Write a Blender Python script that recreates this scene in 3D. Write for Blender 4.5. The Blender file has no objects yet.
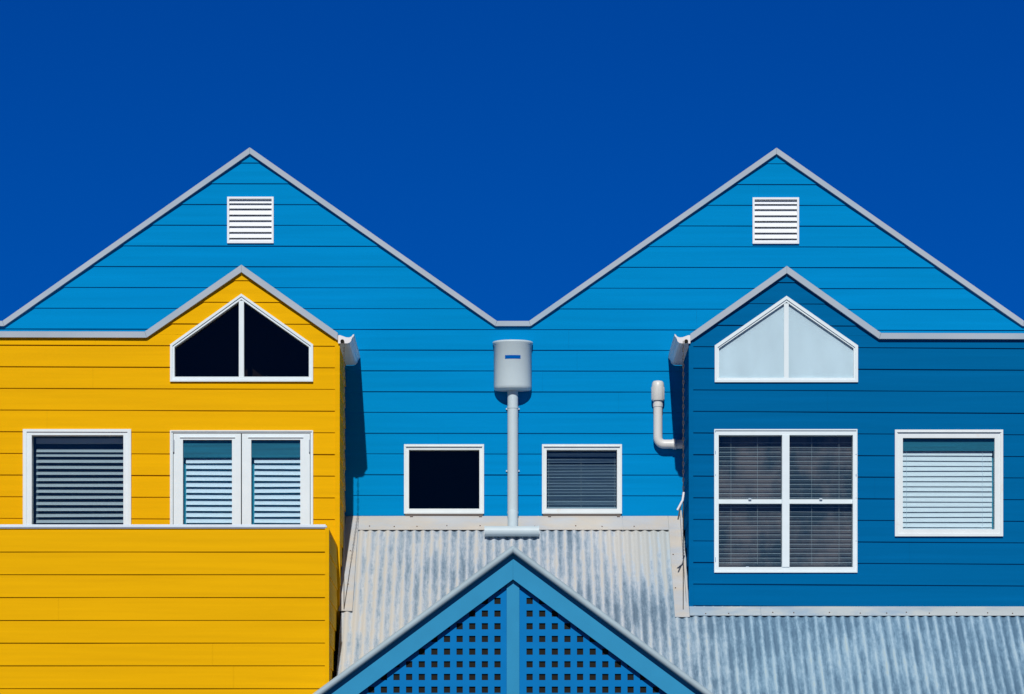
import bpy, bmesh, math, random
from mathutils import Vector, Matrix
random.seed(7)
R = math.radians
scene = bpy.context.scene
COL = scene.collection

# ------------------------------------------------------------------ camera
F = 3694.0            # focal length in pixels of a 1024 wide picture
HOR = 900.0           # pixel row of the horizon (shift lens)
EYE = 1.6
cam = bpy.data.cameras.new('camera'); cam.sensor_width = 36.0
cam.lens = F / 1024 * 36.0
cam.shift_y = (HOR - 347.0) / 1024
cam.clip_end = 3000
co = bpy.data.objects.new('camera', cam); COL.objects.link(co)
co.location = (0, 0, EYE); co.rotation_euler = (R(90), 0, 0)
scene.camera = co

# ------------------------------------------------------------------ sky and sun
SUNDIR = Vector((7.0, 142.0, -109.0)).normalized()      # direction the light travels
EL = math.asin(-SUNDIR.z)
w = bpy.data.worlds.new('World'); scene.world = w; w.use_nodes = True
nt = w.node_tree; nt.nodes.clear()
sk = nt.nodes.new('ShaderNodeTexSky'); sk.sky_type = 'NISHITA'; sk.sun_disc = False
sk.sun_elevation = EL; sk.sun_rotation = math.atan2(-SUNDIR.x, -SUNDIR.y)
sk.air_density = 1.0; sk.dust_density = 0.0; sk.ozone_density = 4.0; sk.altitude = 400
tint = nt.nodes.new('ShaderNodeMix'); tint.data_type = 'RGBA'; tint.blend_type = 'MULTIPLY'
tint.inputs[0].default_value = 1.0
tint.inputs[7].default_value = (0.0005, 0.215, 0.73, 1)
bg = nt.nodes.new('ShaderNodeBackground'); bg.inputs[1].default_value = 0.07
wo = nt.nodes.new('ShaderNodeOutputWorld')
nt.links.new(sk.outputs[0], tint.inputs[6]); nt.links.new(tint.outputs[2], bg.inputs[0])
nt.links.new(bg.outputs[0], wo.inputs[0])
# sky above the view dimmed towards the zenith to weaken fill light in shadows
wg = nt.nodes.new('ShaderNodeTexCoord'); wsp = nt.nodes.new('ShaderNodeSeparateXYZ'); wmr = nt.nodes.new('ShaderNodeMapRange')
wmr.inputs[1].default_value = 0.24; wmr.inputs[2].default_value = 0.45; wmr.inputs[3].default_value = 1.0; wmr.inputs[4].default_value = 0.12
wvm = nt.nodes.new('ShaderNodeVectorMath'); wvm.operation = 'SCALE'
nt.links.new(wg.outputs['Generated'], wsp.inputs[0]); nt.links.new(wsp.outputs[2], wmr.inputs[0])
nt.links.new(tint.outputs[2], wvm.inputs[0]); nt.links.new(wmr.outputs[0], wvm.inputs['Scale']); nt.links.new(wvm.outputs[0], bg.inputs[0])
sl = bpy.data.lights.new('sun', 'SUN'); sl.energy = 4.0; sl.angle = R(0.5); sl.color = (1.0, 0.965, 0.91)
so = bpy.data.objects.new('sun', sl); COL.objects.link(so)
so.rotation_euler = SUNDIR.to_track_quat('-Z', 'Y').to_euler(); so.location = (-3, -20, 40)
vs = scene.view_settings
vs.view_transform = 'Standard'; vs.look = 'None'; vs.gamma = 1; vs.exposure = 0.0; vs.use_curve_mapping = False

# ------------------------------------------------------------------ depths
YB = 32.12                 # pale blue rear wall
YM = YB / 1.04             # fronts of the yellow and the dark blue house
YL = YM / 1.0525           # balcony front
YG = 29.0                  # porch gable
TANP = 0.718               # pitch of the corrugated roof
def X(px, Y): return (px - 512.0) * Y / F
def Z(py, Y): return EYE + (HOR - py) * Y / F
def PX(pts, Y): return [(X(a, Y), Z(b, Y)) for a, b in pts]

# ------------------------------------------------------------------ object helpers
def meta(o, label=None, cat=None, group=None, kind=None):
    if label: o['label'] = label
    if cat: o['category'] = cat
    if group: o['group'] = group
    if kind: o['kind'] = kind
    return o
def thing(name, loc, label, cat, group=None):
    o = bpy.data.objects.new(name, None); COL.objects.link(o); o.location = loc
    o.empty_display_size = 0.3
    return meta(o, label, cat, group)
def obj(name, bm, mats, parent=None, label=None, smooth=False, merge=False, recalc=True):
    if merge: bmesh.ops.remove_doubles(bm, verts=bm.verts, dist=1e-5)
    if recalc: bmesh.ops.recalc_face_normals(bm, faces=bm.faces)
    me = bpy.data.meshes.new(name)
    # geometry is written in world coordinates; move it into the root's frame
    off = Vector((0, 0, 0)); p = parent
    while p is not None: off += Vector(p.location); p = p.parent
    bmesh.ops.translate(bm, verts=bm.verts, vec=-off)
    bm.to_mesh(me); bm.free()
    for m in (mats if isinstance(mats, (list, tuple)) else [mats]): me.materials.append(m)
    if smooth:
        for f in me.polygons: f.use_smooth = True
    o = bpy.data.objects.new(name, me); COL.objects.link(o)
    if parent: o.parent = parent
    if label: o['label'] = label
    return o
def box(bm, x0, x1, y0, y1, z0, z1, mi=0):
    v = [bm.verts.new(c) for c in ((x0,y0,z0),(x1,y0,z0),(x1,y1,z0),(x0,y1,z0),(x0,y0,z1),(x1,y0,z1),(x1,y1,z1),(x0,y1,z1))]
    for q in ((0,3,2,1),(4,5,6,7),(0,1,5,4),(1,2,6,5),(2,3,7,6),(3,0,4,7)):
        f = bm.faces.new([v[i] for i in q]); f.material_index = mi
def bevel_box(bm, x0, x1, y0, y1, z0, z1, b=0.004):
    t = bmesh.new(); box(t, x0, x1, y0, y1, z0, z1)
    bmesh.ops.bevel(t, geom=t.edges[:], offset=b, segments=2, affect='EDGES')
    me = bpy.data.meshes.new('tmp'); t.to_mesh(me); t.free(); bm.from_mesh(me); bpy.data.meshes.remove(me)
def ring(bm, outer, inner, ya, yb):
    """frame between two polygons of equal count in the xz plane, from depth ya (front) to yb (back)"""
    n = len(outer)
    def vv(p, y): return [bm.verts.new((a, y, b)) for a, b in p]
    of, inf, ob, ib = vv(outer, ya), vv(inner, ya), vv(outer, yb), vv(inner, yb)
    for i in range(n):
        j = (i + 1) % n
        bm.faces.new((of[i], of[j], inf[j], inf[i])); bm.faces.new((ob[i], ib[i], ib[j], ob[j]))
        bm.faces.new((of[i], ob[i], ob[j], of[j])); bm.faces.new((inf[i], inf[j], ib[j], ib[i]))
def prism(bm, poly, ya, yb):
    a = [bm.verts.new((p, ya, q)) for p, q in poly]; b = [bm.verts.new((p, yb, q)) for p, q in poly]
    bm.faces.new(a); bm.faces.new(b[::-1])
    for i in range(len(poly)):
        j = (i + 1) % len(poly); bm.faces.new((a[i], b[i], b[j], a[j]))
def tube(bm, pts, r, seg=16, caps=True):
    pts = [Vector(p) for p in pts]; rings = []
    rr = list(r) if isinstance(r, (list, tuple)) else [r] * len(pts)
    i = 0
    while i < len(pts) - 1:          # extra rings beside every bend keep the shading of long runs clean
        d = pts[i+1] - pts[i]
        if d.length > 0.25:
            e = d.normalized() * 0.03
            pts[i+1:i+1] = [pts[i] + e, pts[i+1] - e]; rr[i+1:i+1] = [rr[i] + (rr[i+1]-rr[i])*0.03/d.length, rr[i+1] - (rr[i+1]-rr[i])*0.03/d.length]; i += 2
        i += 1
    for i, p in enumerate(pts):
        d0 = (p - pts[i-1]).normalized() if i else (pts[1] - p).normalized()
        d1 = (pts[i+1] - p).normalized() if i < len(pts) - 1 else d0
        t = (d0 + d1).normalized(); k = 1 / max(0.3, t.dot(d0))
        up = Vector((0, 1, 0)) if abs(t.y) < 0.9 else Vector((1, 0, 0))
        a = t.cross(up).normalized(); b = t.cross(a).normalized()
        bend = (d1 - d0)
        ring_ = []
        for s in range(seg):
            an = 2 * math.pi * s / seg
            q = a * math.cos(an) + b * math.sin(an)
            if bend.length > 1e-4:
                bn = bend.normalized(); q = q + bn * q.dot(bn) * (k - 1)
            ring_.append(bm.verts.new(p + q * rr[i]))
        rings.append(ring_)
    for i in range(len(rings) - 1):
        for s in range(seg):
            u = (s + 1) % seg
            f = bm.faces.new((rings[i][s], rings[i][u], rings[i+1][u], rings[i+1][s])); f.smooth = True
    if caps:
        bm.faces.new([bm.verts.new(v.co) for v in rings[0][::-1]]); bm.faces.new([bm.verts.new(v.co) for v in rings[-1]])

# ------------------------------------------------------------------ 2D clipping
def area(p): return 0.5 * sum(p[i][0]*p[(i+1)%len(p)][1] - p[(i+1)%len(p)][0]*p[i][1] for i in range(len(p)))
def ccw(p): return p if area(p) > 0 else p[::-1]
def half(p, a, b, keep_left=True):
    out = []; s = 1 if keep_left else -1
    def d(q): return s * ((b[0]-a[0])*(q[1]-a[1]) - (b[1]-a[1])*(q[0]-a[0]))
    for i in range(len(p)):
        q, r = p[i], p[(i+1) % len(p)]; dq, dr = d(q), d(r)
        if dq >= 0: out.append(q)
        if (dq > 0 and dr < 0) or (dq < 0 and dr > 0):
            t = dq / (dq - dr); out.append((q[0] + (r[0]-q[0])*t, q[1] + (r[1]-q[1])*t))
    return out
def ok(p): return len(p) >= 3 and abs(area(p)) > 1e-7
def clip(p, conv):
    for i in range(len(conv)):
        p = half(p, conv[i], conv[(i+1) % len(conv)])
        if not ok(p): return []
    return p
def minus(p, conv):
    res = []
    for i in range(len(conv)):
        o = half(p, conv[i], conv[(i+1) % len(conv)], False)
        if ok(o): res.append(o)
        p = half(p, conv[i], conv[(i+1) % len(conv)])
        if not ok(p): break
    return res

def board_mesh(mapf, pieces, holes, v_anchor, pitch, th=0.0115, seed=0, cell=0.55, bm=None, slope=0.0, uref=0.0, joints=0.0):
    """lapped boards: every row leans out to its lower edge and returns under it"""
    bm = bm or bmesh.new()
    rnd = random.Random(seed)
    sh = lambda pl: [(u, v - slope*(u - uref)) for u, v in pl]      # boards very slightly out of level
    mapf0 = mapf
    mapf = lambda u, v, n: mapf0(u, v + slope*(u - uref), n)
    pieces = [sh(p) for p in pieces]; holes = [sh(h) for h in holes]
    pieces = [ccw(p) for p in pieces]; holes = [ccw(h) for h in holes]
    u0 = min(a for p in pieces for a, b in p); u1 = max(a for p in pieces for a, b in p)
    v0 = min(b for p in pieces for a, b in p); v1 = max(b for p in pieces for a, b in p)
    k0 = math.floor((v0 - v_anchor) / pitch) ; k1 = math.ceil((v1 - v_anchor) / pitch)
    jit = {k: rnd.uniform(-0.0012, 0.0012) for k in range(k0, k1 + 2)}
    for k in range(k0, k1 + 1):
        za, zb = v_anchor + k * pitch + jit[k], v_anchor + (k + 1) * pitch + jit[k + 1]
        ph = [rnd.uniform(0, 6.28) for _ in range(3)]; base = th * rnd.uniform(0.85, 1.12)
        def thick(u): return base * (1 + 0.14*math.sin(u*0.9+ph[0]) + 0.09*math.sin(u*2.3+ph[1]) + 0.05*math.sin(u*5.1+ph[2]))
        n = max(1, int(math.ceil((u1 - u0) / cell)))
        jts = []
        if joints:
            ju = u0 + rnd.uniform(0.3, joints)
            while ju < u1: jts.append([(ju, za-1e-3), (ju + 0.0006, za-1e-3), (ju + 0.0006, zb+1e-3), (ju, zb+1e-3)]); ju += joints*rnd.choice((1, 1, 0.5, 0.75))
        for c in range(n):
            ua, ub = u0 + (u1-u0)*c/n, u0 + (u1-u0)*(c+1)/n
            for pc in pieces:
                q = clip([(ua, za), (ub, za), (ub, zb), (ua, zb)], pc)
                if not q: continue
                cur = [q]
                for h in holes + [j_ for j_ in jts if ua - .01 < j_[0][0] < ub + .01]:
                    nxt = []
                    for s in cur: nxt += minus(s, h)
                    cur = nxt
                for s in cur:
                    vs_ = []
                    for (u, v) in s:
                        f = (zb - v) / (zb - za)
                        vs_.append(bm.verts.new(mapf(u, v, 0.002 + (thick(u) - 0.002) * f)))
                    try: bm.faces.new(vs_)
                    except ValueError: continue
                    for i in range(len(s)):
                        p1, p2 = s[i], s[(i+1) % len(s)]
                        if abs(p1[1] - za) < 1e-6 and abs(p2[1] - za) < 1e-6 and abs(p1[0]-p2[0]) > 1e-4:
                            bm.faces.new((vs_[i], vs_[(i+1) % len(s)],
                                          bm.verts.new(mapf(p2[0], za, 0.0)), bm.verts.new(mapf(p1[0], za, 0.0))))
    return bm
def front(Y): return lambda u, v, n: (u, Y - n, v)
def side_r(Xc): return lambda u, v, n: (Xc + n, u, v)     # faces +x
def side_l(Xc): return lambda u, v, n: (Xc - n, u, v)     # faces -x

def offset_line(pts, w):
    """polyline shifted to its right-hand side (below, going left to right) by w, mitred"""
    out = []
    for i, p in enumerate(pts):
        ns = []
        for a, b in ((i-1, i), (i, i+1)):
            if a < 0 or b >= len(pts): continue
            dx, dz = pts[b][0]-pts[a][0], pts[b][1]-pts[a][1]; l = math.hypot(dx, dz)
            ns.append((dz/l, -dx/l))
        nx = sum(n[0] for n in ns)/len(ns); nz = sum(n[1] for n in ns)/len(ns)
        l2 = nx*nx + nz*nz
        if len(ns) == 1 and abs(nx) > 0.1:      # plumb cut at a raking end
            out.append((p[0], p[1] + w/nz)); continue
        out.append((p[0] + nx/l2*w, p[1] + nz/l2*w))
    return out
def capping(pts, w, ya, yb):
    bm = bmesh.new(); lo = offset_line(pts, w)
    for i in range(len(pts) - 1):
        g = 0.0009            # hairline joint between two lengths
        a, b, c, d = pts[i], pts[i+1], lo[i+1], lo[i]
        L = math.hypot(b[0]-a[0], b[1]-a[1]); ex, ez = (b[0]-a[0])/L*g, (b[1]-a[1])/L*g
        s0 = 1 if i else 0; s1 = 1 if i < len(pts)-2 else 0
        prism(bm, [(a[0]+ex*s0, a[1]+ez*s0), (b[0]-ex*s1, b[1]-ez*s1), (c[0]-ex*s1, c[1]-ez*s1), (d[0]+ex*s0, d[1]+ez*s0)], ya, yb)
    return bm

# ------------------------------------------------------------------ materials
def M(name, color, rough=0.5, metal=0.0, spec=0.5, var=0.0, vscale=(1,1,1), vsc=3.0, bump=0.0, bscale=60, color2=None, thr=(0.45, 0.6), dirt=None):
    m = bpy.data.materials.new(name); m.use_nodes = True; t = m.node_tree; b = t.nodes['Principled BSDF']
    b.inputs['Roughness'].default_value = rough; b.inputs['Metallic'].default_value = metal
    b.inputs['Specular IOR Level'].default_value = spec
    tc = t.nodes.new('ShaderNodeTexCoord'); geo = t.nodes.new('ShaderNodeNewGeometry')
    mp = t.nodes.new('ShaderNodeMapping'); mp.inputs['Scale'].default_value = vscale
    t.links.new(geo.outputs['Position'], mp.inputs[0])
    col = None
    rgb = t.nodes.new('ShaderNodeRGB'); rgb.outputs[0].default_value = (*color, 1); col = rgb.outputs[0]
    if color2:
        n = t.nodes.new('ShaderNodeTexNoise'); n.inputs['Scale'].default_value = vsc; n.inputs['Detail'].default_value = 8
        n.inputs['Roughness'].default_value = 0.6
        t.links.new(mp.outputs[0], n.inputs['Vector'])
        mr = t.nodes.new('ShaderNodeMapRange'); mr.inputs[1].default_value = thr[0]; mr.inputs[2].default_value = thr[1]
        t.links.new(n.outputs[0], mr.inputs[0])
        mx = t.nodes.new('ShaderNodeMix'); mx.data_type = 'RGBA'
        t.links.new(mr.outputs[0], mx.inputs[0]); t.links.new(col, mx.inputs[6]); mx.inputs[7].default_value = (*color2, 1)
        col = mx.outputs[2]
    if var:
        n = t.nodes.new('ShaderNodeTexNoise'); n.inputs['Scale'].default_value = vsc*1.7; n.inputs['Detail'].default_value = 6
        t.links.new(mp.outputs[0], n.inputs['Vector'])
        mr = t.nodes.new('ShaderNodeMapRange'); mr.inputs[1].default_value = 0.25; mr.inputs[2].default_value = 0.75
        mr.inputs[3].default_value = 1 - var; mr.inputs[4].default_value = 1 + var
        t.links.new(n.outputs[0], mr.inputs[0])
        vm = t.nodes.new('ShaderNodeVectorMath'); vm.operation = 'SCALE'
        t.links.new(col, vm.inputs[0]); t.links.new(mr.outputs[0], vm.inputs['Scale']); col = vm.outputs[0]
    t.links.new(col, b.inputs['Base Color'])
    if bump:
        n = t.nodes.new('ShaderNodeTexNoise'); n.inputs['Scale'].default_value = bscale; n.inputs['Detail'].default_value = 4
        t.links.new(geo.outputs['Position'], n.inputs['Vector'])
        bp = t.nodes.new('ShaderNodeBump'); bp.inputs['Strength'].default_value = bump; bp.inputs['Distance'].default_value = 0.004
        t.links.new(n.outputs[0], bp.inputs['Height']); t.links.new(bp.outputs[0], b.inputs['Normal'])
    return m
def board_paint(name, c, c_worn, sp=0.0):
    """matt paint on boards: long grain streaks, faint drip stains"""
    m = M(name, c, rough=0.7, spec=sp, var=0.06, vscale=(0.22, 0.22, 7), vsc=2.2, bump=0.25, bscale=14,
          color2=c_worn, thr=(0.5, 0.85))
    return m
YEL = board_paint('yellow_paint', (0.71, 0.378, 0.0008), (0.675, 0.352, 0.001), 0.035)
BLU = board_paint('pale_blue_paint', (0.0008, 0.212, 0.50), (0.001, 0.225, 0.53))
DBL = board_paint('dark_blue_paint', (0.0006, 0.112, 0.295), (0.0008, 0.122, 0.325))
BARGE = M('barge_blue', (0.022, 0.245, 0.46), rough=0.6, spec=0.15, var=0.06, vsc=3)
LATT = M('lattice_blue', (0.0015, 0.165, 0.46), rough=0.65, spec=0.05, var=0.05, vsc=4)
CAP = M('grey_capping', (0.36, 0.42, 0.49), rough=0.6, spec=0.15, metal=0.0, var=0.07, vsc=1.5, color2=(0.31, 0.41, 0.51), thr=(0.5, 0.7))
WHITE = M('white_frame', (0.66, 0.75, 0.79), rough=0.5, spec=0.2, var=0.03, vsc=6)
CREAMW = M('weathered_white_frame', (0.66, 0.72, 0.74), rough=0.5, spec=0.2, var=0.03, vsc=6, color2=(0.62, 0.52, 0.42), thr=(0.62, 0.8))
VENTW = M('vent_white', (0.72, 0.76, 0.80), rough=0.4, var=0.02, vsc=6)
PIPE = M('pipe_paint', (0.48, 0.58, 0.63), rough=0.45, spec=0.3, var=0.03, vsc=5)
PVC = M('cream_pipe', (0.60, 0.61, 0.60), rough=0.4, var=0.03, vsc=5)
GUT = M('gutter_white', (0.72, 0.72, 0.74), rough=0.35, var=0.04, vsc=5, color2=(0.5, 0.45, 0.38), thr=(0.62, 0.8))
DARK = M('dark_void', (0.09, 0.085, 0.075), rough=0.9, spec=0.1)
HOLE = M('void_black', (0.016, 0.016, 0.014), rough=0.9, spec=0.1)
RUST = M('rusty_screw', (0.10, 0.06, 0.045), rough=0.7)
CHAINM = M('chain_metal', (0.10, 0.085, 0.07), rough=0.55, metal=0.4)
SLOT = M('slot_blue', (0.001, 0.085, 0.36), rough=0.8, spec=0.0)
RAIL = M('rail_metal', (0.70, 0.78, 0.84), rough=0.28, metal=0.15, var=0.04, vsc=3)
GROUND = M('pavement', (0.065, 0.065, 0.065), rough=0.9, var=0.15, vsc=0.6, color2=(0.09, 0.087, 0.08))
ROOFG = M('flat_roof', (0.25, 0.27, 0.29), rough=0.6, var=0.1)
FLASH = M('flashing_cream', (0.50, 0.47, 0.42), rough=0.55, var=0.05, vsc=2.5, color2=(0.44, 0.47, 0.50), thr=(0.42, 0.62), vscale=(1, 1, 3))
FLASHB = M('flashing_bluish', (0.44, 0.49, 0.50), rough=0.5, var=0.06, vsc=2.2, color2=(0.30, 0.40, 0.49), thr=(0.45, 0.62), vscale=(1, 1, 3))
def slatm(n, c): return M(n, c, rough=0.5, var=0.03, vsc=5)
SL_GREY = slatm('slat_grey', (0.33, 0.39, 0.43)); SL_WHITE = slatm('slat_white', (0.58, 0.70, 0.80)); SL_CLOTH = slatm('slat_cream', (0.54, 0.62, 0.68)); SL_THIN = slatm('slat_thin', (0.36, 0.44, 0.50))
SL_DIM = slatm('slat_dim', (0.36, 0.49, 0.58)); SL_PALE = slatm('slat_pale', (0.30, 0.36, 0.40))
SHEET = M('pale_shade_cloth', (0.60, 0.675, 0.735), rough=0.8, var=0.09, vsc=2, vscale=(1.6,1,0.6))
TEAL = M('teal_shade', (0.0, 0.22, 0.34), rough=0.8, var=0.05)
VAL = M('teal_valance', (0.0, 0.12, 0.19), rough=0.8, var=0.25, vsc=5, vscale=(0.2, 1, 8))
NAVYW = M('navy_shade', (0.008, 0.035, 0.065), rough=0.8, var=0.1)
CLOUDREFL = M('painted_cloud_reflection', (0.022, 0.042, 0.058), rough=0.9, vscale=(1.5, 1, 1.0), vsc=2.6, color2=(0.112, 0.100, 0.105), thr=(0.42, 0.62))  # brown patches paint cloud reflections of the glass into the colour

def glass(name, tintc=(0.92, 0.96, 0.97), refl=1.42):
    m = bpy.data.materials.new(name); m.use_nodes = True; t = m.node_tree; t.nodes.clear()
    o = t.nodes.new('ShaderNodeOutputMaterial'); mx = t.nodes.new('ShaderNodeMixShader')
    tr = t.nodes.new('ShaderNodeBsdfTransparent'); tr.inputs[0].default_value = (*tintc, 1)
    gl = t.nodes.new('ShaderNodeBsdfGlossy'); gl.inputs['Roughness'].default_value = 0.02
    fr = t.nodes.new('ShaderNodeFresnel'); fr.inputs[0].default_value = refl
    n = t.nodes.new('ShaderNodeTexNoise'); n.inputs['Scale'].default_value = 1.8
    g = t.nodes.new('ShaderNodeNewGeometry'); t.links.new(g.outputs['Position'], n.inputs['Vector'])
    bp = t.nodes.new('ShaderNodeBump'); bp.inputs['Strength'].default_value = 0.1; bp.inputs['Distance'].default_value = 0.02
    t.links.new(n.outputs[0], bp.inputs['Height']); t.links.new(bp.outputs[0], gl.inputs['Normal'])
    t.links.new(fr.outputs[0], mx.inputs[0]); t.links.new(tr.outputs[0], mx.inputs[1]); t.links.new(gl.outputs[0], mx.inputs[2])
    t.links.new(mx.outputs[0], o.inputs[0])
    return m
GLASS = glass('window_glass'); GLASSD = glass('tinted_glass', (0.55, 0.52, 0.5), 1.33)

# corrugated sheet: cream paint worn to bluish zinc, mostly in the troughs
PITCH = 0.0765; AMP = 0.0085
def roof_mat():
    m = bpy.data.materials.new('weathered_corrugated_iron'); m.use_nodes = True; t = m.node_tree; b = t.nodes['Principled BSDF']
    L = t.links.new; N = t.nodes.new
    g = N('ShaderNodeNewGeometry'); sp = N('ShaderNodeSeparateXYZ'); L(g.outputs['Position'], sp.inputs[0])
    def math_(op, a, c=None, d=None):
        n = N('ShaderNodeMath'); n.operation = op
        for i, q in enumerate((a, c, d)):
            if q is None: continue
            if isinstance(q, (int, float)): n.inputs[i].default_value = q
            else: L(q, n.inputs[i])
        return n.outputs[0]
    def noise(scale, vec_scale, detail=6, rough=0.6, off=0):
        mp = N('ShaderNodeMapping'); mp.inputs['Scale'].default_value = vec_scale; mp.inputs['Location'].default_value = (off, off, 0)
        L(g.outputs['Position'], mp.inputs[0])
        n = N('ShaderNodeTexNoise'); n.inputs['Scale'].default_value = scale; n.inputs['Detail'].default_value = detail
        n.inputs['Roughness'].default_value = rough; L(mp.outputs[0], n.inputs['Vector']); return n.outputs[0]
    ph = math_('MULTIPLY', sp.outputs[0], 2*math.pi/PITCH)
    tr = math_('POWER', math_('MAXIMUM', math_('MULTIPLY_ADD', math_('COSINE', math_('ADD', ph, 0.25)), -0.5, 0.5), 0.0), 0.7)     # 1 in the trough
    # wear: big patches + streaks down the sheet + trough
    big = noise(0.9, (1, 1, 1.0), 4, 0.6, 3.3)
    streak = noise(16, (1.0, 0.10, 0.10), 5, 0.7)
    fine = noise(22, (1.6, 0.55, 0.55), 8, 0.8)
    rightx = N('ShaderNodeMapRange'); L(sp.outputs[0], rightx.inputs[0]); rightx.inputs[1].default_value = 0.9; rightx.inputs[2].default_value = 2.0
    topc = N('ShaderNodeMapRange'); L(sp.outputs[2], topc.inputs[0]); topc.inputs[1].default_value = Z(610, YM); topc.inputs[2].default_value = Z(545, YB)
    cx = N('ShaderNodeMapRange'); L(math_('ABSOLUTE', math_('SUBTRACT', sp.outputs[0], 1.16)), cx.inputs[0]); cx.inputs[1].default_value = 0.62; cx.inputs[2].default_value = 0.15
    cream = math_('MULTIPLY', topc.outputs[0], cx.outputs[0])
    leftx = N('ShaderNodeMapRange'); L(sp.outputs[0], leftx.inputs[0]); leftx.inputs[1].default_value = -0.95; leftx.inputs[2].default_value = -1.35
    def cen(q, k_): return math_('MULTIPLY', math_('SUBTRACT', q, 0.5), k_)
    s = math_('MULTIPLY_ADD', tr, 0.42, 0.195)
    for q in (cen(big, 0.9), cen(streak, 1.3), cen(fine, 1.0), math_('MULTIPLY', rightx.outputs[0], 0.17), math_('MULTIPLY', cream, -0.42), math_('MULTIPLY', leftx.outputs[0], -0.16)):
        s = math_('ADD', s, q)
    rm = N('ShaderNodeValToRGB'); L(s, rm.inputs[0])
    els = rm.color_ramp.elements
    els[0].position = 0.12; els[0].color = (0.505, 0.50, 0.475, 1)
    els[1].position = 0.86; els[1].color = (0.125, 0.185, 0.25, 1)
    e = els.new(0.30); e.color = (0.46, 0.505, 0.55, 1)
    e = els.new(0.52); e.color = (0.31, 0.38, 0.45, 1)
    e = els.new(0.68); e.color = (0.21, 0.285, 0.36, 1)
    # bluer, more oxidised metal towards the right
    mx = N('ShaderNodeMix'); mx.data_type = 'RGBA'; mx.blend_type = 'MULTIPLY'
    L(math_('MULTIPLY', rightx.outputs[0], 0.9), mx.inputs[0]); L(rm.outputs[0], mx.inputs[6]); mx.inputs[7].default_value = (0.68, 0.93, 1.06, 1)
    L(mx.outputs[2], b.inputs['Base Color'])
    b.inputs['Roughness'].default_value = 0.6; b.inputs['Metallic'].default_value = 0.0; b.inputs['Specular IOR Level'].default_value = 0.3
    return m
IRON = roof_mat()

# ------------------------------------------------------------------ setting
bm = bmesh.new()
v = [bm.verts.new(c) for c in ((-900, -300, 0), (900, -300, 0), (900, 1800, 0), (-900, 1800, 0))]; bm.faces.new(v)
meta(obj('ground', bm, GROUND), kind='structure')

# ------------------------------------------------------------------ windows
def rect(x0, x1, y0, y1): return [(x0, y1), (x1, y1), (x1, y0), (x0, y0)]        # y0 = upper pixel row
def pane(parent, polys, Y, mat=None):
    for p in polys:
        bm = bmesh.new(); prism(bm, PX(p, Y), Y, Y + 0.006); obj('pane', bm, mat or GLASS, parent)
def screen(parent, name, poly, Y, dy, mat):
    bm = bmesh.new(); prism(bm, PX(poly, Y), Y + dy, Y + dy + 0.004); return obj(name, bm, mat, parent)
def blind(parent, Y, dy, x0, x1, ys, width, tilt, mat, cords=(), head=None, edge=None, seed=1, thick=0.0016, droop=None, cordmat=None):
    """horizontal slats centred on the pixel rows ys; tilt>0: room side up, front edge down"""
    rnd = random.Random(seed); bm = bmesh.new(); Yc = Y + dy
    for i, py in enumerate(ys):
        zc = Z(py, Y) + rnd.uniform(-0.0012, 0.0012)
        a = R(tilt + rnd.uniform(-2.0, 2.0)); c, s = math.cos(a), math.sin(a)
        xa, xb = X(x0, Y) + rnd.uniform(-.001, .001), X(x1, Y) + rnd.uniform(-.001, .001)
        tl = rnd.uniform(-0.0015, 0.0015)
        n = 5; top = []; bot = []
        for j in range(n):
            q = (j/(n-1) - 0.5) * width; crown = 0.044 * width * (1 - (2*j/(n-1)-1)**2)
            y_, z_ = q*c - crown*s, q*s + crown*c
            sl_ = (droop(i) if droop else 0)
            top.append((bm.verts.new((xa, Yc + y_, zc + z_ + tl)), bm.verts.new((xb, Yc + y_, zc + z_ - tl + sl_))))
            y2, z2 = y_ + s*thick, z_ - c*thick
            bot.append((bm.verts.new((xa, Yc + y2, zc + z2 + tl)), bm.verts.new((xb, Yc + y2, zc + z2 - tl + sl_))))
        for j in range(n - 1):
            bm.faces.new((top[j][0], top[j][1], top[j+1][1], top[j+1][0]))
            bm.faces.new((bot[j][0], bot[j+1][0], bot[j+1][1], bot[j][1]))
        bm.faces.new((top[0][0], bot[0][0], bot[0][1], top[0][1]))
        bm.faces.new((top[-1][0], top[-1][1], bot[-1][1], bot[-1][0]))
    if head: box(bm, X(x0, Y), X(x1, Y), Yc - 0.02, Yc + 0.02, Z(head[1], Y), Z(head[0], Y))
    o = obj('blind', bm, mat, parent)
    if cords:
        for cx in cords:
            bc = bmesh.new(); xx = X(cx, Y)
            tube(bc, [(xx, Yc - width/2*math.cos(R(tilt)) - 0.004, Z(ys[0] - 6, Y)), (xx, Yc - width/2*math.cos(R(tilt)) - 0.004, Z(ys[-1] + 2, Y))], 0.0011, 6)
            obj('cord', bc, cordmat or SL_GREY, parent)
    return o

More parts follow.
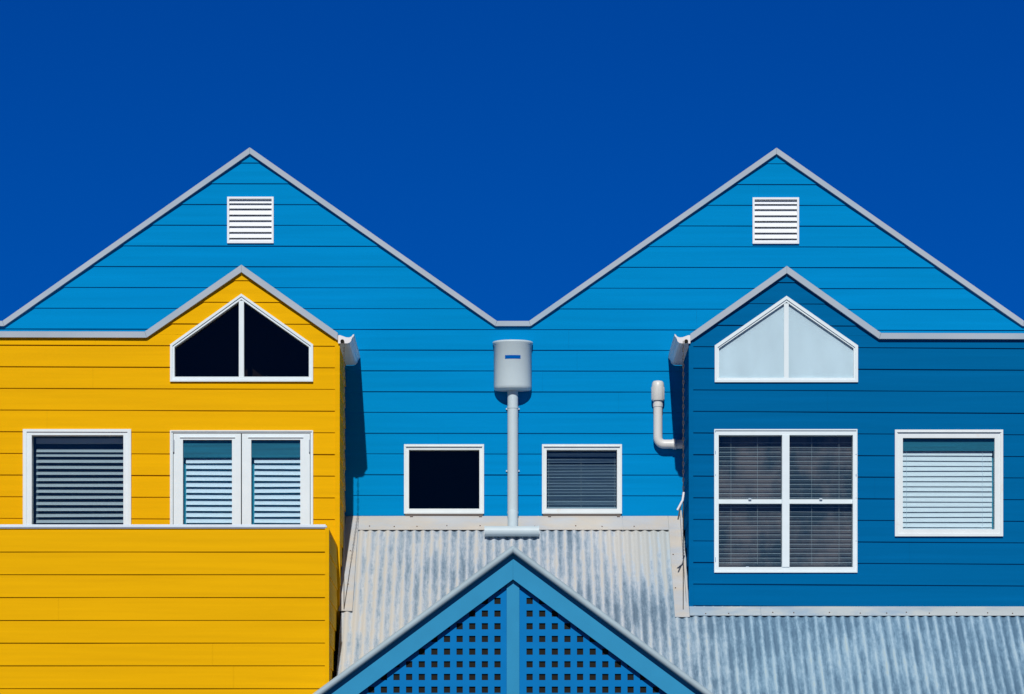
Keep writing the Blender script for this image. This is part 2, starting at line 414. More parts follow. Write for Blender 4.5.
def win_frame(parent, Y, outer, inner, mat, name='window', bars=(), lip=1.6, nf=0.030, sill=None, groove=True, label=None):
    """outer/inner: pixel polygons on the wall plane; bars: pixel rectangles of mullions and rails"""
    bm = bmesh.new()
    mid = []
    cx = sum(p[0] for p in outer)/len(outer); cy = sum(p[1] for p in outer)/len(outer)
    for (a, b), (c, d) in zip(outer, inner):
        L = math.hypot(c-a, d-b); k = lip*1.35 / max(L, 1e-3)
        mid.append((a + (c-a)*k, b + (d-b)*k))
    ring(bm, PX(outer, Y), PX(mid, Y), Y - nf, Y + 0.05)
    ring(bm, PX(mid, Y), PX(inner, Y), Y - nf + 0.010, Y + 0.10)
    for b in bars:
        x0, x1, y0, y1 = b[:4]; f = b[4] if len(b) > 4 else nf - 0.013
        box(bm, X(x0, Y), X(x1, Y), Y - f, Y + 0.09, Z(y1, Y), Z(y0, Y))
    if groove:      # drip groove along the head
        x0 = min(p[0] for p in outer); x1 = max(p[0] for p in outer); y0 = min(p[1] for p in outer)
    w_ = obj(name, bm, mat, parent, label)
    if sill:
        x0, x1, y0, y1 = sill[:4]
        bs = bmesh.new(); bevel_box(bs, X(x0, Y), X(x1, Y), Y - nf - 0.016, Y - 0.002, Z(y1, Y), Z(y0, Y), 0.003)
        obj('sill', bs, mat, w_)
    return w_
def head_drip(w_, Y, x0, x1, y0, mat, out=0.04, h=1.0):
    bm = bmesh.new(); bevel_box(bm, X(x0, Y), X(x1, Y), Y - out, Y - 0.012, Z(y0 + h, Y), Z(y0, Y), 0.001); obj('drip_cap', bm, mat, w_)

# =================================================================== REAR HOUSE, PALE BLUE, TWO GABLES
rear = thing('twin_gable_house', (0, YB, 0), 'pale blue weatherboard house with two tall gables, rising behind all the others', 'house')
VY = 320.7
left, right = -170, 1200
top = [(left, VY), (-30, VY), (3, VY)] + [(250, 147.3), (497, VY), (529, VY), (776.3, 147.6), (1023.6, VY), (1057, VY), (right, VY)]
wt = [(a, b + 2) for a, b in top]
pieces = [[(left, 1086), (right, 1086), (right, VY+2), (left, VY+2)],
          [(3, VY+2), (497, VY+2), (250, 149.2)], [(529, VY+2), (1023.6, VY+2), (776.3, 149.8)]]
w1o = [(404.1, 514), (484, 514), (484, 444.6), (404.1, 444.6)]
w2o = [(542, 514), (621.8, 514), (621.8, 444.6), (542, 444.6)]
v1o = rect(227.4, 273.8, 197.3, 243.7); v2o = rect(752.4, 798.8, 198, 244.2)
def shrink(r, d=1.5):
    cx = sum(p[0] for p in r)/len(r); cy = sum(p[1] for p in r)/len(r)
    return [(a + (d if a < cx else -d), b + (d if b < cy else -d)) for a, b in r]
bm = board_mesh(front(YB), [PX(p, YB) for p in pieces], [PX(shrink(h), YB) for h in (w1o, w2o, v1o, v2o)],
                Z(516.2, YB), 20.765*YB/F, seed=3, slope=-0.0015, uref=0.0, joints=7.2)
obj('wall', bm, BLU, rear)
bm = capping(PX([(a, b + 0.9) for a, b in top], YB), 5.0*YB/F, YB - 0.038, YB + 0.16); obj('roof_capping', bm, CAP, rear)
# roof planes behind the capping and a dark lining behind the windows
bm = bmesh.new()
tp = PX([(a, b + 7) for a, b in top], YB)
for i in range(len(tp) - 1):
    (a, b), (c, d) = tp[i], tp[i+1]
    f = [bm.verts.new(q) for q in ((a, YB+0.02, b), (c, YB+0.02, d), (c, YB+8, d), (a, YB+8, b))]; bm.faces.new(f)
obj('roof', bm, ROOFG, rear)
bm = bmesh.new(); box(bm, X(left, YB), X(right, YB), YB + 0.7, YB + 0.8, 0, Z(VY + 12, YB))
for x in (left, right): box(bm, X(x, YB) - 0.05, X(x, YB) + 0.05, YB + 0.03, YB + 8, 0, Z(VY + 10, YB))
obj('inner_wall', bm, DARK, rear)
# windows
for o_, gx, kind in ((w1o, (409, 479.4), 0), (w2o, (546.6, 617), 1)):
    inner = [(gx[0], 508.9), (gx[1], 508.9), (gx[1], 450), (gx[0], 450)]
    wf = win_frame(rear, YB, o_, inner, CREAMW, lip=2.2,
                   label='white framed window with plain black glass' if kind == 0 else 'white framed window with half open grey blind')
    head_drip(wf, YB, o_[0][0] + 1.5, o_[1][0] - 1.5, 446.3, CREAMW, 0.036, 0.8)
    bs = bmesh.new(); bevel_box(bs, X(o_[0][0] + 1, YB), X(o_[1][0] - 1, YB), YB - 0.026, YB + 0.01, Z(516.0, YB), Z(514.2, YB), 0.002)
    for xx in (o_[0][0] + 6, o_[1][0] - 5): box(bs, X(xx, YB), X(xx + 3, YB), YB - 0.04, YB, Z(517.6, YB), Z(515.5, YB))
    obj('sill', bs, M('sill_painted_shade', (0.12, 0.10, 0.09), rough=0.7), wf)  # dark sill and lugs: the shadow under the frame painted into their colour
    pane(wf, [inner], YB + 0.045, GLASSD if kind == 0 else GLASS)
    if kind == 1:
        blind(wf, YB, 0.09, 547.2, 616.6, [453.5 + 6.05*i for i in range(10)], 0.043, -40, SL_DIM, cords=(548.8, 581.2, 615),
              thick=0.003, cordmat=SL_PALE)
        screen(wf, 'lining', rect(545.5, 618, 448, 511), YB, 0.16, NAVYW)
# louvred vents
def vent(o_, label):
    x0, x1, y0, y1 = o_[0][0], o_[1][0], o_[2][1], o_[0][1]
    bm = bmesh.new(); ring(bm, PX(o_, YB), PX(shrink(o_, 2.0), YB), YB - 0.03, YB + 0.06)
    vt = obj('louvre_vent', bm, VENTW, rear, label)
    edges = [1.6, 2.6, 6.7, 11.9, 18.0, 23.6, 29.5, 35.3, 41.2, 44.9]; n = 9
    bm = bmesh.new()
    for i in range(n):
        zt, zb = Z(y0 + edges[i] + 0.35, YB), Z(y0 + edges[i+1] - 0.35, YB)
        xa, xb = X(x0 + 2, YB) + 0.0005, X(x1 - 2, YB) - 0.0005
        q = [(YB + 0.004, zt), (YB - 0.020, zb), (YB - 0.016, zb - 0.002), (YB + 0.010, zt - 0.004)]
        a = [bm.verts.new((xa, y, z)) for y, z in q]; b = [bm.verts.new((xb, y, z)) for y, z in q]
        for j in range(4):
            k = (j+1) % 4; bm.faces.new((a[j], a[k], b[k], b[j]))
        bm.faces.new(a[::-1]); bm.faces.new(b)
    obj('louvre', bm, VENTW, vt)
    bm = bmesh.new(); prism(bm, PX(shrink(o_, 1), YB), YB + 0.03, YB + 0.04); obj('lining', bm, ROOFG, vt)
vent(v1o, 'square white louvred vent in the left gable'); vent(v2o, 'square white louvred vent in the right gable')
# downpipe: rainwater head, pipe, spreader lying on the roof
bm = bmesh.new()
xc = X(512.75, YB); rp = 5.3*YB/F
zj = Z(517, YB)
ys_ = YB - 0.20
tube(bm, [(xc, YB - 0.075, Z(387, YB)), (xc, YB - 0.075, Z(514.5, YB))], rp, 24)
tube(bm, [(xc, YB - 0.074, Z(513.2, YB)), (xc, YB - 0.31, Z(531, YB - 0.31))], rp*0.97, 24)
for py, hh in ((408, 0.8), (512.5, 0.9)):
    tube(bm, [(xc, YB - 0.075, Z(py, YB)), (xc, YB - 0.075, Z(py + 2.2*hh, YB))], rp + 0.003, 24)
for py in (408, 470):      # strap
    box(bm, X(506, YB), X(519.5, YB), YB - 0.03, YB - 0.012, Z(py + 2, YB), Z(py + .6, YB))
dp = obj('downpipe', bm, PIPE, rear)
def head_profile(hw, dep, n=18):
    pts = []
    for i in range(n + 1):
        a = math.pi * i / n
        pts.append((xc - hw*math.cos(a), YB - 0.012 - dep * math.sin(a) ** 0.75 * 1.0))
    return pts
bm = bmesh.new(); lay = []
hw = 19.3*YB/F
for py, k in ((340.3, 1.045), (342.2, 1.04), (343.4, 0.985), (385.0, 0.985), (387.2, 0.97), (388.6, 0.91), (389.4, 0.5)):
    lay.append([bm.verts.new((x, y, Z(py, YB - 0.16))) for x, y in [(xc + (px_-xc)*k, YB - 0.012 + (py_-YB+0.012)*k) for px_, py_ in head_profile(hw, 0.185)]])
for i in range(len(lay) - 1):
    for j in range(len(lay[0]) - 1):
        f = bm.faces.new((lay[i][j], lay[i][j+1], lay[i+1][j+1], lay[i+1][j])); f.smooth = True
    bm.faces.new((lay[i][0], lay[i+1][0], lay[i+1][-1], lay[i][-1]))
bm.faces.new(lay[0]); bm.faces.new(lay[-1][::-1])
rh = obj('rainwater_head', bm, PIPE, dp)
bm = bmesh.new()      # overflow slot follows the curve
pr = head_profile(hw*0.985, 0.185*0.985, 60)
pr = [(x, y) for x, y in pr if abs(x - xc) < 8.1*YB/F]
lo = [bm.verts.new((x, y - 0.002, Z(358.6, YB - 0.19))) for x, y in pr]; hi = [bm.verts.new((x, y - 0.002, Z(355.1, YB - 0.19))) for x, y in pr]
lo2 = [bm.verts.new((x, y + 0.004, Z(358.6, YB - 0.19))) for x, y in pr]; hi2 = [bm.verts.new((x, y + 0.004, Z(355.1, YB - 0.19))) for x, y in pr]
for i in range(len(pr)-1):
    bm.faces.new((lo[i], lo[i+1], hi[i+1], hi[i])); bm.faces.new((lo[i], lo2[i], lo2[i+1], lo[i+1])); bm.faces.new((hi[i], hi[i+1], hi2[i+1], hi2[i]))
obj('overflow_slot', bm, SLOT, dp)
bm = bmesh.new()
YS = YB - 0.345
tube(bm, [(X(484.9, YS), YS, Z(531.2, YS)), (X(538.7, YS), YS, Z(531.2, YS))], 5.2*YS/F, 24)
for x in (485.0, 538.6): tube(bm, [(X(x - .5, YS), YS, Z(531.2, YS)), (X(x + .5, YS), YS, Z(531.2, YS))], 5.5*YS/F, 24)
obj('spreader_pipe', bm, PIPE, dp)

# =================================================================== YELLOW HOUSE
yel = thing('yellow_house', (X(120, YM), YM, 0), 'bright yellow weatherboard house with small gable and walled balcony, on the left', 'house')
ytop = [(-170, 331.4), (145.2, 332), (241.7, 265.2), (337.9, 333.3)]
GND = HOR + EYE*F/YM
penta_o = [(170.4, 382), (313.2, 382), (313.2, 344.9), (241.5, 294.2), (170.4, 344.9)]
penta_i = [(174.7, 377), (309.0, 377), (309.0, 347.2), (241.5, 299.8), (174.7, 347.2)]
y1o = rect(23.3, 131.4, 429.5, 572); y2o = rect(170.3, 313.2, 430.7, 660)
pieces = [[(-170, GND), (334.9, GND), (334.9, 335), (-170, 333.5)], [(145.2, 334.7), (334.9, 334.7), (241.7, 267.5)]]
# second piece cut at the corner board
pieces[1] = [(147.5, 335), (334.9, 335), (334.9, 332.9), (241.7, 267.5)]
bm = board_mesh(front(YM), [PX(p, YM) for p in pieces], [PX(h, YM) for h in (shrink(penta_o, 1.2), shrink(y1o), shrink(y2o))],
                Z(518.3, YM), 21.67*YM/F, seed=11, slope=-0.0035, uref=X(60, YM), joints=7.2)
obj('wall', bm, YEL, yel)
xr = X(337.9, YM)
bm = bmesh.new()      # corner board
box(bm, X(334.9, YM), xr + 0.016, YM - 0.016, YM + 0.03, 0, Z(336.5, YM)); obj('corner_board', bm, YEL, yel)
sidepoly = [(YM + 0.03, 0), (YB - 0.02, 0), (YB - 0.02, Z(335, YM)), (YM + 0.03, Z(335, YM))]
bm = board_mesh(side_r(xr), [sidepoly], [], Z(518.3, YM), 21.68*YM/F, seed=12, cell=1.3); obj('side_wall', bm, YEL, yel)
bm = capping(PX([(a, b + 0.3) for a, b in ytop], YM), 6.0*YM/F, YM - 0.042, YM + 0.16); obj('roof_capping', bm, CAP, yel)
bm = bmesh.new()
tp = PX([(a, b + 8) for a, b in ytop], YM)
for i in range(len(tp)-1):
    (a, b), (c, d) = tp[i], tp[i+1]
    bm.faces.new([bm.verts.new(q) for q in ((a, YM+0.02, b), (c, YM+0.02, d), (c, YB-.02, d), (a, YB-.02, b))])
obj('roof', bm, ROOFG, yel)
bm = bmesh.new(); prism(bm, PX([(-170, GND), (335, GND), (335, 342), (241.7, 275), (148, 342), (-170, 342)], YM), YM + 0.6, YM + 0.66)
box(bm, X(-170, YM) - .05, X(-170, YM), YM + 0.03, YB - 0.02, 0, Z(340, YM)); obj('inner_wall', bm, DARK, yel)

wf = win_frame(yel, YM, penta_o, penta_i, WHITE, lip=2.0, bars=[(239, 244, 301.0, 377)], label='five sided white window with black glass under the yellow gable')
lp = [(174.7, 377), (239, 377), (239, 301.2), (174.7, 347.2)]; rp_ = [(244, 377), (309, 377), (309, 347.2), (244, 301.2)]
pane(wf, [lp, rp_], YM + 0.05, GLASSD)

wf = win_frame(yel, YM, y1o, rect(32, 123.6, 435.4, 566), WHITE, lip=3.4, label='white framed window with grey slatted blind, beside the french doors')
pane(wf, [rect(32, 123.6, 435.4, 566)], YM + 0.05)
blind(wf, YM, 0.11, 34.8, 123.4, [448.9] + [453.6 + 6.02*i for i in range(19)], 0.048, 41, SL_GREY, head=(437, 442), seed=5)
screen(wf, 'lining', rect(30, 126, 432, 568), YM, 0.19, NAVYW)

wf = win_frame(yel, YM, y2o, rect(173.0, 310.6, 433.2, 655), WHITE, name='french_window', lip=1.3, nf=0.028, label='pair of white glazed doors with white slatted blinds')
for dx0, dx1, gx0, gx1, hx in ((173.6, 241.0, 183, 232.1, 174.0), (242.0, 310.0, 251.3, 300.4, 309.6)):
    bm = bmesh.new()
    ring(bm, PX(rect(dx0, dx1, 433.8, 652), YM), PX(rect(gx0, gx1, 439.9, 640), YM), YM - 0.012, YM + 0.06)
    box(bm, X(gx0 - 3, YM), X(gx1 + 3, YM), YM - 0.022, YM - 0.0125, Z(437.9, YM), Z(437.1, YM))
    dr = obj('door_leaf', bm, WHITE, wf)
    bm = bmesh.new(); box(bm, X(hx - .5, YM), X(hx + .5, YM), YM - 0.03, YM - 0.0125, Z(452.5, YM), Z(440, YM)); obj('hinge', bm, CAP, wf)
    pane(wf, [rect(gx0, gx1, 439.9, 640)], YM + 0.008)
    blind(wf, YM, 0.045, gx0 + 2.7, gx1 + 0.2, [460.2 + 5.98*i for i in range(29)], 0.050, 52, SL_WHITE, seed=int(gx0))
    screen(wf, 'lining', rect(gx0 - 1, gx1 + 2, 437, 642), YM, 0.085, TEAL)
    screen(wf, 'valance', rect(gx0 - 0.5, gx1 + 0.5, 438.5, 457.2), YM, 0.022, VAL)

# balcony: solid boarded parapet with metal rail
bm = board_mesh(front(YL), [PX([(-170, 1101), (325.0, 1101), (325.0, 527.5), (-170, 527.5)], YL)], [], Z(551.6, YL), 22.8*YL/F, seed=21, joints=7.2)
bal = obj('balcony', bm, YEL, yel)
xb = X(327.4, YL)
bm = bmesh.new(); box(bm, X(325.0, YL), xb + 0.014, YL - 0.014, YL + 0.03, 0, Z(528, YL)); obj('corner_board', bm, YEL, bal)
ztop = Z(528, YL)
bm = board_mesh(side_r(xb), [[(YL + 0.03, 0), (YM - 0.017, 0), (YM - 0.017, ztop), (YL + 0.03, ztop)]], [], Z(551.6, YL), 22.8*YL/F, seed=22, cell=1.6)
obj('side_wall', bm, YEL, bal)
bm = bmesh.new()
bevel_box(bm, X(-170, YL), xb - 0.006, YL - 0.022, YL + 0.09, Z(528.6, YL), Z(524.6, YL), 0.008)
obj('rail', bm, RAIL, bal)
bm = bmesh.new()
box(bm, X(-170, YL), xb - 0.004, YL + 0.02, YL + 0.10, 0, ztop - 0.002)
box(bm, xb - 0.10, xb - 0.004, YL + 0.1, YM - 0.02, 0, ztop - 0.002)
box(bm, X(-170, YL), xb - 0.10, YL + 0.1, YM - 0.02, ztop - 1.05, ztop - 0.95)
obj('balcony_floor', bm, YEL, bal)

# =================================================================== DARK BLUE HOUSE
nav = thing('dark_blue_house', (X(860, YM), YM, 0), 'dark blue weatherboard house with small gable and big divided window, on the right', 'house')
dtop = [(690.2, 333.9), (786.5, 266), (880.6, 333), (1200, 333.8)]
dp_o = [(714.6, 382.5), (857.8, 382.5), (857.8, 345.8), (786.4, 296.2), (714.6, 345.8)]
dp_i = [(718.9, 378), (853.4, 378), (853.4, 348.4), (786.4, 302.2), (718.9, 348.4)]
b_o = rect(714.1, 857.2, 429.4, 572.8); s_o = rect(894.6, 1002.7, 430, 536.6)
DB = 613.0
pieces = [[(693.2, DB), (1200, DB), (1200, 335.8), (693.2, 335.5)], [(693.2, 335.5), (878.0, 335.5), (786.5, 268.2), (693.2, 333.5)]]
bm = board_mesh(front(YM), [PX(p, YM) for p in pieces], [PX(h, YM) for h in (shrink(dp_o, 1.2), shrink(b_o), shrink(s_o))],
                Z(605.8, YM), 21.57*YM/F, seed=31, slope=-0.006, uref=X(790, YM), joints=7.2)
obj('wall', bm, DBL, nav)
xl = X(690.6, YM)
bm = bmesh.new(); box(bm, xl - 0.016, X(693.2, YM), YM - 0.016, YM + 0.03, Z(DB, YM), Z(337, YM)); obj('corner_board', bm, DBL, nav)
bm = board_mesh(side_l(xl), [[(YM + 0.03, Z(DB, YM)), (YB - 0.02, Z(DB, YM)), (YB - 0.02, Z(335, YM)), (YM + 0.03, Z(335, YM))]], [], Z(605.9, YM), 21.62*YM/F, seed=32, cell=1.3)
obj('side_wall', bm, DBL, nav)
bm = capping(PX([(a, b + 0.7) for a, b in dtop], YM), 5.8*YM/F, YM - 0.042, YM + 0.16); obj('roof_capping', bm, CAP, nav)
bm = bmesh.new(); tp = PX([(a, b + 8) for a, b in dtop], YM)
for i in range(len(tp)-1):
    (a, b), (c, d) = tp[i], tp[i+1]
    bm.faces.new([bm.verts.new(q) for q in ((a, YM+0.02, b), (c, YM+0.02, d), (c, YB-.02, d), (a, YB-.02, b))])
obj('roof', bm, ROOFG, nav)
bm = bmesh.new(); box(bm, xl + 0.03, X(1200, YM), YM + 0.6, YM + 0.66, Z(DB, YM), Z(345, YM))
box(bm, X(1200, YM), X(1200, YM) + .05, YM + 0.03, YB - 0.02, 0, Z(340, YM)); obj('inner_wall', bm, DARK, nav)

wf = win_frame(nav, YM, dp_o, dp_i, WHITE, lip=2.6, nf=0.024, bars=[(783.9, 788.6, 303.5, 378)], label='five sided white window with pale shade under the dark blue gable')
pane(wf, [[(718.9, 378), (783.9, 378), (783.9, 303.4), (718.9, 348.4)], [(788.6, 378), (853.4, 378), (853.4, 348.4), (788.6, 303.4)]], YM + 0.0)
screen(wf, 'shade', [(717, 379.5), (855, 379.5), (855, 347), (786.4, 299.5), (717, 347)], YM, 0.012, SHEET)

wf = win_frame(nav, YM, b_o, rect(718.6, 852.8, 435.2, 567.2), WHITE, lip=1.2, nf=0.022,
               bars=[(782, 789.3, 435.2, 567.2, 0.018), (718.6, 782, 499, 503.3, -0.024), (789.3, 852.8, 499, 503.3, -0.024)],
               label='large square white window divided in four, blinds and painted brown cloud reflections behind')
for a, b in ((718.6, 782), (789.3, 852.8)):
    for c, d in ((435.2, 499), (503.3, 567.2)):
        pane(wf, [rect(a, b, c, d)], YM + 0.045)
for k, (a, b) in enumerate(((719.5, 781.5), (789.8, 852.4))):
    blind(wf, YM, 0.080, a, b, [441.5 + 4.62*i for i in range(27)], 0.005, 3, SL_THIN, cords=((731.5, 758) if k == 0 else (812.4, 839.8)), thick=0.0025, seed=50+k,
          droop=lambda i: 0.0)
screen(wf, 'reflection_sheet', rect(717, 854, 433, 569), YM, 0.112, CLOUDREFL)  # sheet added behind the blinds to carry the painted reflections
for xx, yy in ((750, 498.0), (821, 498.0), (747.5, 566.3)):
    bm = bmesh.new()
    bevel_box(bm, X(xx - 1.5, YM), X(xx + 1.5, YM), YM + 0.010, YM + 0.0235, Z(yy + 2.0, YM), Z(yy, YM), 0.002)
    obj('latch', bm, CAP, wf)

wf = win_frame(nav, YM, s_o, rect(902.6, 994.4, 438.2, 529.5), CREAMW, lip=3.0, label='square white window with almost closed white blind, near the right edge')
head_drip(wf, YM, 896.6, 1001, 432.0, CREAMW, 0.036, 0.7)
pane(wf, [rect(902.6, 994.4, 438.2, 529.5)], YM + 0.008)
screen(wf, 'valance', rect(901.5, 995.5, 437, 450.6), YM, 0.018, VAL)
blind(wf, YM, 0.046, 902.9, 992.6, [452.2 + 5.13*i for i in range(16)], 0.049, 69, SL_CLOTH, seed=77, droop=lambda i: -0.004 if i < 3 else 0.0,
      cords=(907, 983), cordmat=SL_WHITE)
screen(wf, 'lining', rect(901, 996, 437, 531), YM, 0.085, TEAL)

# cream vent pipe that leaves the side of the dark blue house
YP = YB - 0.07
bm = bmesh.new()
r_ = 4.5*YP/F; cxp = X(657.9, YP); zel = Z(444.1, YP)
arc = [(cxp + 0.055 - 0.055*math.cos(a), YP, zel + 0.055 - 0.055*math.sin(a)) for a in [math.pi/2*i/6 for i in range(7)]]
tube(bm, [(cxp, YP, Z(398, YP))] + [(p[0], p[1], p[2]) for p in arc] + [(X(690, YM) + 0.0, YP, zel)], r_, 24)
for x0, x1 in ((672.5, 676.0), (684, 687)):
    tube(bm, [(X(x0, YP), YP, zel), (X(x1, YP), YP, zel)], r_ + 0.006, 24)
tube(bm, [(cxp, YP, Z(407, YP)), (cxp, YP, Z(403.6, YP))], r_ + 0.004, 24)
vp = obj('vent_pipe', bm, PVC, nav)
bm = bmesh.new()
tube(bm, [(cxp, YP, Z(400.8, YP)), (cxp, YP, Z(400.0, YP)), (cxp, YP, Z(386, YP)), (cxp, YP, Z(383, YP)), (cxp, YP, Z(381.3, YP)), (cxp, YP, Z(380.8, YP))],
     [r_+.012, r_ + 0.016, r_ + 0.015, r_+.011, r_+.001, 0.02], 24)
for k in range(12):       # ribs of the cowl
    a = 2*math.pi*k/12
    x, y = cxp + math.cos(a)*(r_+.016), YP + math.sin(a)*(r_+.016)
    tube(bm, [(x, y, Z(399.5, YP)), (x, y, Z(387, YP))], 0.0015, 6)
obj('cowl', bm, PVC, vp)

# gutters that run back from each front to the pale blue wall
def gutter(parent, xi, sgn, name='gutter'):
    W = 15.5*YM/F
    zt, zb = Z(336.0, YM), Z(344.0, YM)
    h = zt - zb
    prof = [(0, 0), (0, -h), (0.55*W, -h), (0.72*W, -h*0.93), (0.83*W, -h*0.72), (0.87*W, -h*0.45), (0.92*W, -h*0.25), (W, -h*0.12), (1.03*W, h*0.14), (0.96*W, h*0.14)]
    inn = [(0.92*W, 0), (0.85*W, -h*0.15), (0.80*W, -h*0.42), (0.76*W, -h*0.68), (0.67*W, -h*0.85), (0.55*W, -h*0.92), (0.04*W, -h*0.92), (0.04*W, 0)]
    poly = prof + inn
    bm = bmesh.new()
    def P(q, y): return bm.verts.new((xi + sgn*q[0], y, zt + q[1]))
    y0, y1 = YM - 0.035, YB - 0.02
    a = [P(q, y0) for q in poly]; b = [P(q, y1) for q in poly]
    for i in range(len(poly)):
        j = (i+1) % len(poly); bm.faces.new((a[i], a[j], b[j], b[i]))
    g = obj(name, bm, GUT, parent)
    bm = bmesh.new()        # stop end with its round outlet
    ends = prof[:9] + [(0.95*W, h*0.10), (0.86*W, -h*0.14), (0.70*W, -h*0.27), (0.50*W, -h*0.24), (0.30*W, -h*0.10), (0.12*W, h*0.02)]
    e0 = [P(q, y0 - 0.003) for q in ends]; e1 = [P(q, y0 + 0.0005) for q in ends]
    bm.faces.new(e0); bm.faces.new(e1[::-1])
    for i in range(len(ends)): j = (i+1) % len(ends); bm.faces.new((e0[i], e0[j], e1[j], e1[i]))
    obj('stop_end', bm, GUT, g)
    bm = bmesh.new(); cx_ = xi + sgn*0.27*W; cz = zb + 0.24*h
    tube(bm, [(cx_, y0 - 0.016, cz), (cx_, y0 - 0.0035, cz)], 0.016, 16); obj('outlet', bm, HOLE, g)
    return cx_, y0 - 0.016, cz
lx, ly, lz = gutter(yel, xr + 0.004, 1)
rx, ry, rz = gutter(nav, xl - 0.004, -1)

# =================================================================== LOW HOUSE IN FRONT: CORRUGATED ROOF
low = thing('lean_to', (X(700, YM), YL, 0), 'lean-to with weathered corrugated iron roof sloping down between the yellow and blue houses', 'lean-to')
ZR = Z(517, YB)
def rp3(x, t, n=0.0):       # point of the roof plane; n along its normal
    k = 1/math.sqrt(1 + TANP*TANP)
    return (x, YB - t - n*TANP*k, ZR + 0.004 - t*TANP + n*k)
XL = -164*YB/F; XMID = xl + 0.02; XR = X(1200, YM); T1 = 2.93
bm = bmesh.new()
def sheet(x0, x1, t0, t1):
    n = int((x1 - x0)/PITCH*10); rows = 9
    grid = []
    for j in range(rows + 1):
        t = t0 + (t1-t0)*j/rows
        grid.append([bm.verts.new(rp3(x0 + (x1-x0)*i/n, t, AMP*math.cos(2*math.pi*(x0 + (x1-x0)*i/n)/PITCH) + 0.0016*math.sin(3.1*(x0+(x1-x0)*i/n)+2.3*t))) for i in range(n+1)])
    for j in range(rows):
        for i in range(n):
            f = bm.faces.new((grid[j][i], grid[j+1][i], grid[j+1][i+1], grid[j][i+1])); f.smooth = True
sheet(XL, XMID, 0.0, T1); sheet(XMID, XR, 1.15, T1)
obj('roof', bm, IRON, low)
def flash_strip(name, x0, x1, t0, t1, lip='t', mat=None, screws=(), upturn=None, label=None):
    bm = bmesh.new(); n0 = AMP + 0.0035; th = 0.002; nx = max(2, int(abs(x1-x0)/0.35)); ntt = max(1, int((t1-t0)/0.4))
    rnd = random.Random(int(x0*100)+5)
    jig = [[rnd.uniform(-0.0008, 0.0012) for _ in range(nx+1)] for _ in range(ntt+1)]
    def vtx(i, j, n): return rp3(x0+(x1-x0)*i/nx, t0+(t1-t0)*j/ntt, n + jig[j][i])
    tp_ = [[bm.verts.new(vtx(i, j, n0+th)) for i in range(nx+1)] for j in range(ntt+1)]
    bt_ = [[bm.verts.new(vtx(i, j, n0)) for i in range(nx+1)] for j in range(ntt+1)]
    for j in range(ntt):
        for i in range(nx):
            bm.faces.new((tp_[j][i], tp_[j+1][i], tp_[j+1][i+1], tp_[j][i+1])); bm.faces.new((bt_[j][i], bt_[j][i+1], bt_[j+1][i+1], bt_[j+1][i]))
    for i in range(nx):
        bm.faces.new((tp_[-1][i], bt_[-1][i], bt_[-1][i+1], tp_[-1][i+1])); bm.faces.new((tp_[0][i], tp_[0][i+1], bt_[0][i+1], bt_[0][i]))
    for j in range(ntt):
        bm.faces.new((tp_[j][0], bt_[j][0], bt_[j+1][0], tp_[j+1][0])); bm.faces.new((tp_[j][-1], tp_[j+1][-1], bt_[j+1][-1], bt_[j][-1]))
    for (sx, st) in screws:
        c = Vector(rp3(sx, st, n0 + th)); nrm = (Vector(rp3(sx, st, 1)) - Vector(rp3(sx, st, 0))).normalized()
        before = len(bm.faces); tube(bm, [c, c + nrm*0.006], [0.0065, 0.004], 8)
        bm.faces.ensure_lookup_table()
        for f in bm.faces[before:]: f.material_index = 1
    return obj(name, bm, [mat or FLASH, RUST], low, label)
def srow(x0, x1, t, step=0.26):
    o_ = []; x = x0 + 0.1; k = 0
    while x < x1 - 0.05: o_.append((x, t + random.uniform(-.01, .01))); x += step*random.uniform(0.7, 1.5)
    return o_
xfl = -153.2*YB/F; xfr = 156*YB/F
flash_strip('flashing', xfl + 0.003, X(622, YB), 0.012, 0.205, screws=srow(xfl, X(622, YB), 0.16), label='cream apron flashing under the two small windows')
flash_strip('flashing', X(622, YB) + 0.003, xfr - 0.003, 0.012, 0.205, screws=srow(X(622, YB), xfr, 0.16))
flash_strip('flashing', XL - 0.02, xfl, 0.012, 1.30, screws=[(xfl-0.05, 0.5), (xfl - 0.05, 0.95)], label='cream side flashing beside the yellow house')
flash_strip('flashing', xfr, XMID - 0.035, 0.012, 1.20 + 0.18, screws=[(xfr+.02, 0.55), (xfr + .02, 1.0)], label='cream side flashing beside the dark blue house')
flash_strip('flashing', XMID - 0.032 + 0.0, X(760, YM), 1.243, 1.243 + 0.118, mat=FLASHB, screws=srow(XMID, X(760, YM), 1.33))
flash_strip('flashing', X(760, YM) + 0.002, XR, 1.243, 1.243 + 0.118, mat=FLASHB, screws=srow(X(760, YM), XR, 1.33, 0.22), label='bluish apron flashing below the dark blue wall')
# upturns against the walls
bm = bmesh.new()
k = 1/math.sqrt(1+TANP*TANP)
def upturn(bm, xw, dx, t0, t1, h, seed=1):
    rnd = random.Random(seed); n = 9
    pts = []
    for i in range(n+1):
        t = t0 + (t1-t0)*i/n; p = rp3(xw, t, AMP+0.005); hh = h*(0.75+0.5*rnd.random())
        pts.append(([bm.verts.new((xw, p[1], p[2]-0.01)), bm.verts.new((xw, p[1], p[2]+hh)), bm.verts.new((xw+dx, p[1], p[2]+hh)), bm.verts.new((xw+dx, p[1], p[2]-0.01))]))
    for i in range(n):
        a, b = pts[i], pts[i+1]
        for j in range(4): q = (j+1) % 4; bm.faces.new((a[j], a[q], b[q], b[j]))
    bm.faces.new(pts[0]); bm.faces.new(pts[-1][::-1])
upturn(bm, xl - 0.036, 0.015, 0.03, 1.24, 0.075)
obj('upstand', bm, FLASH, low)
bm = bmesh.new()
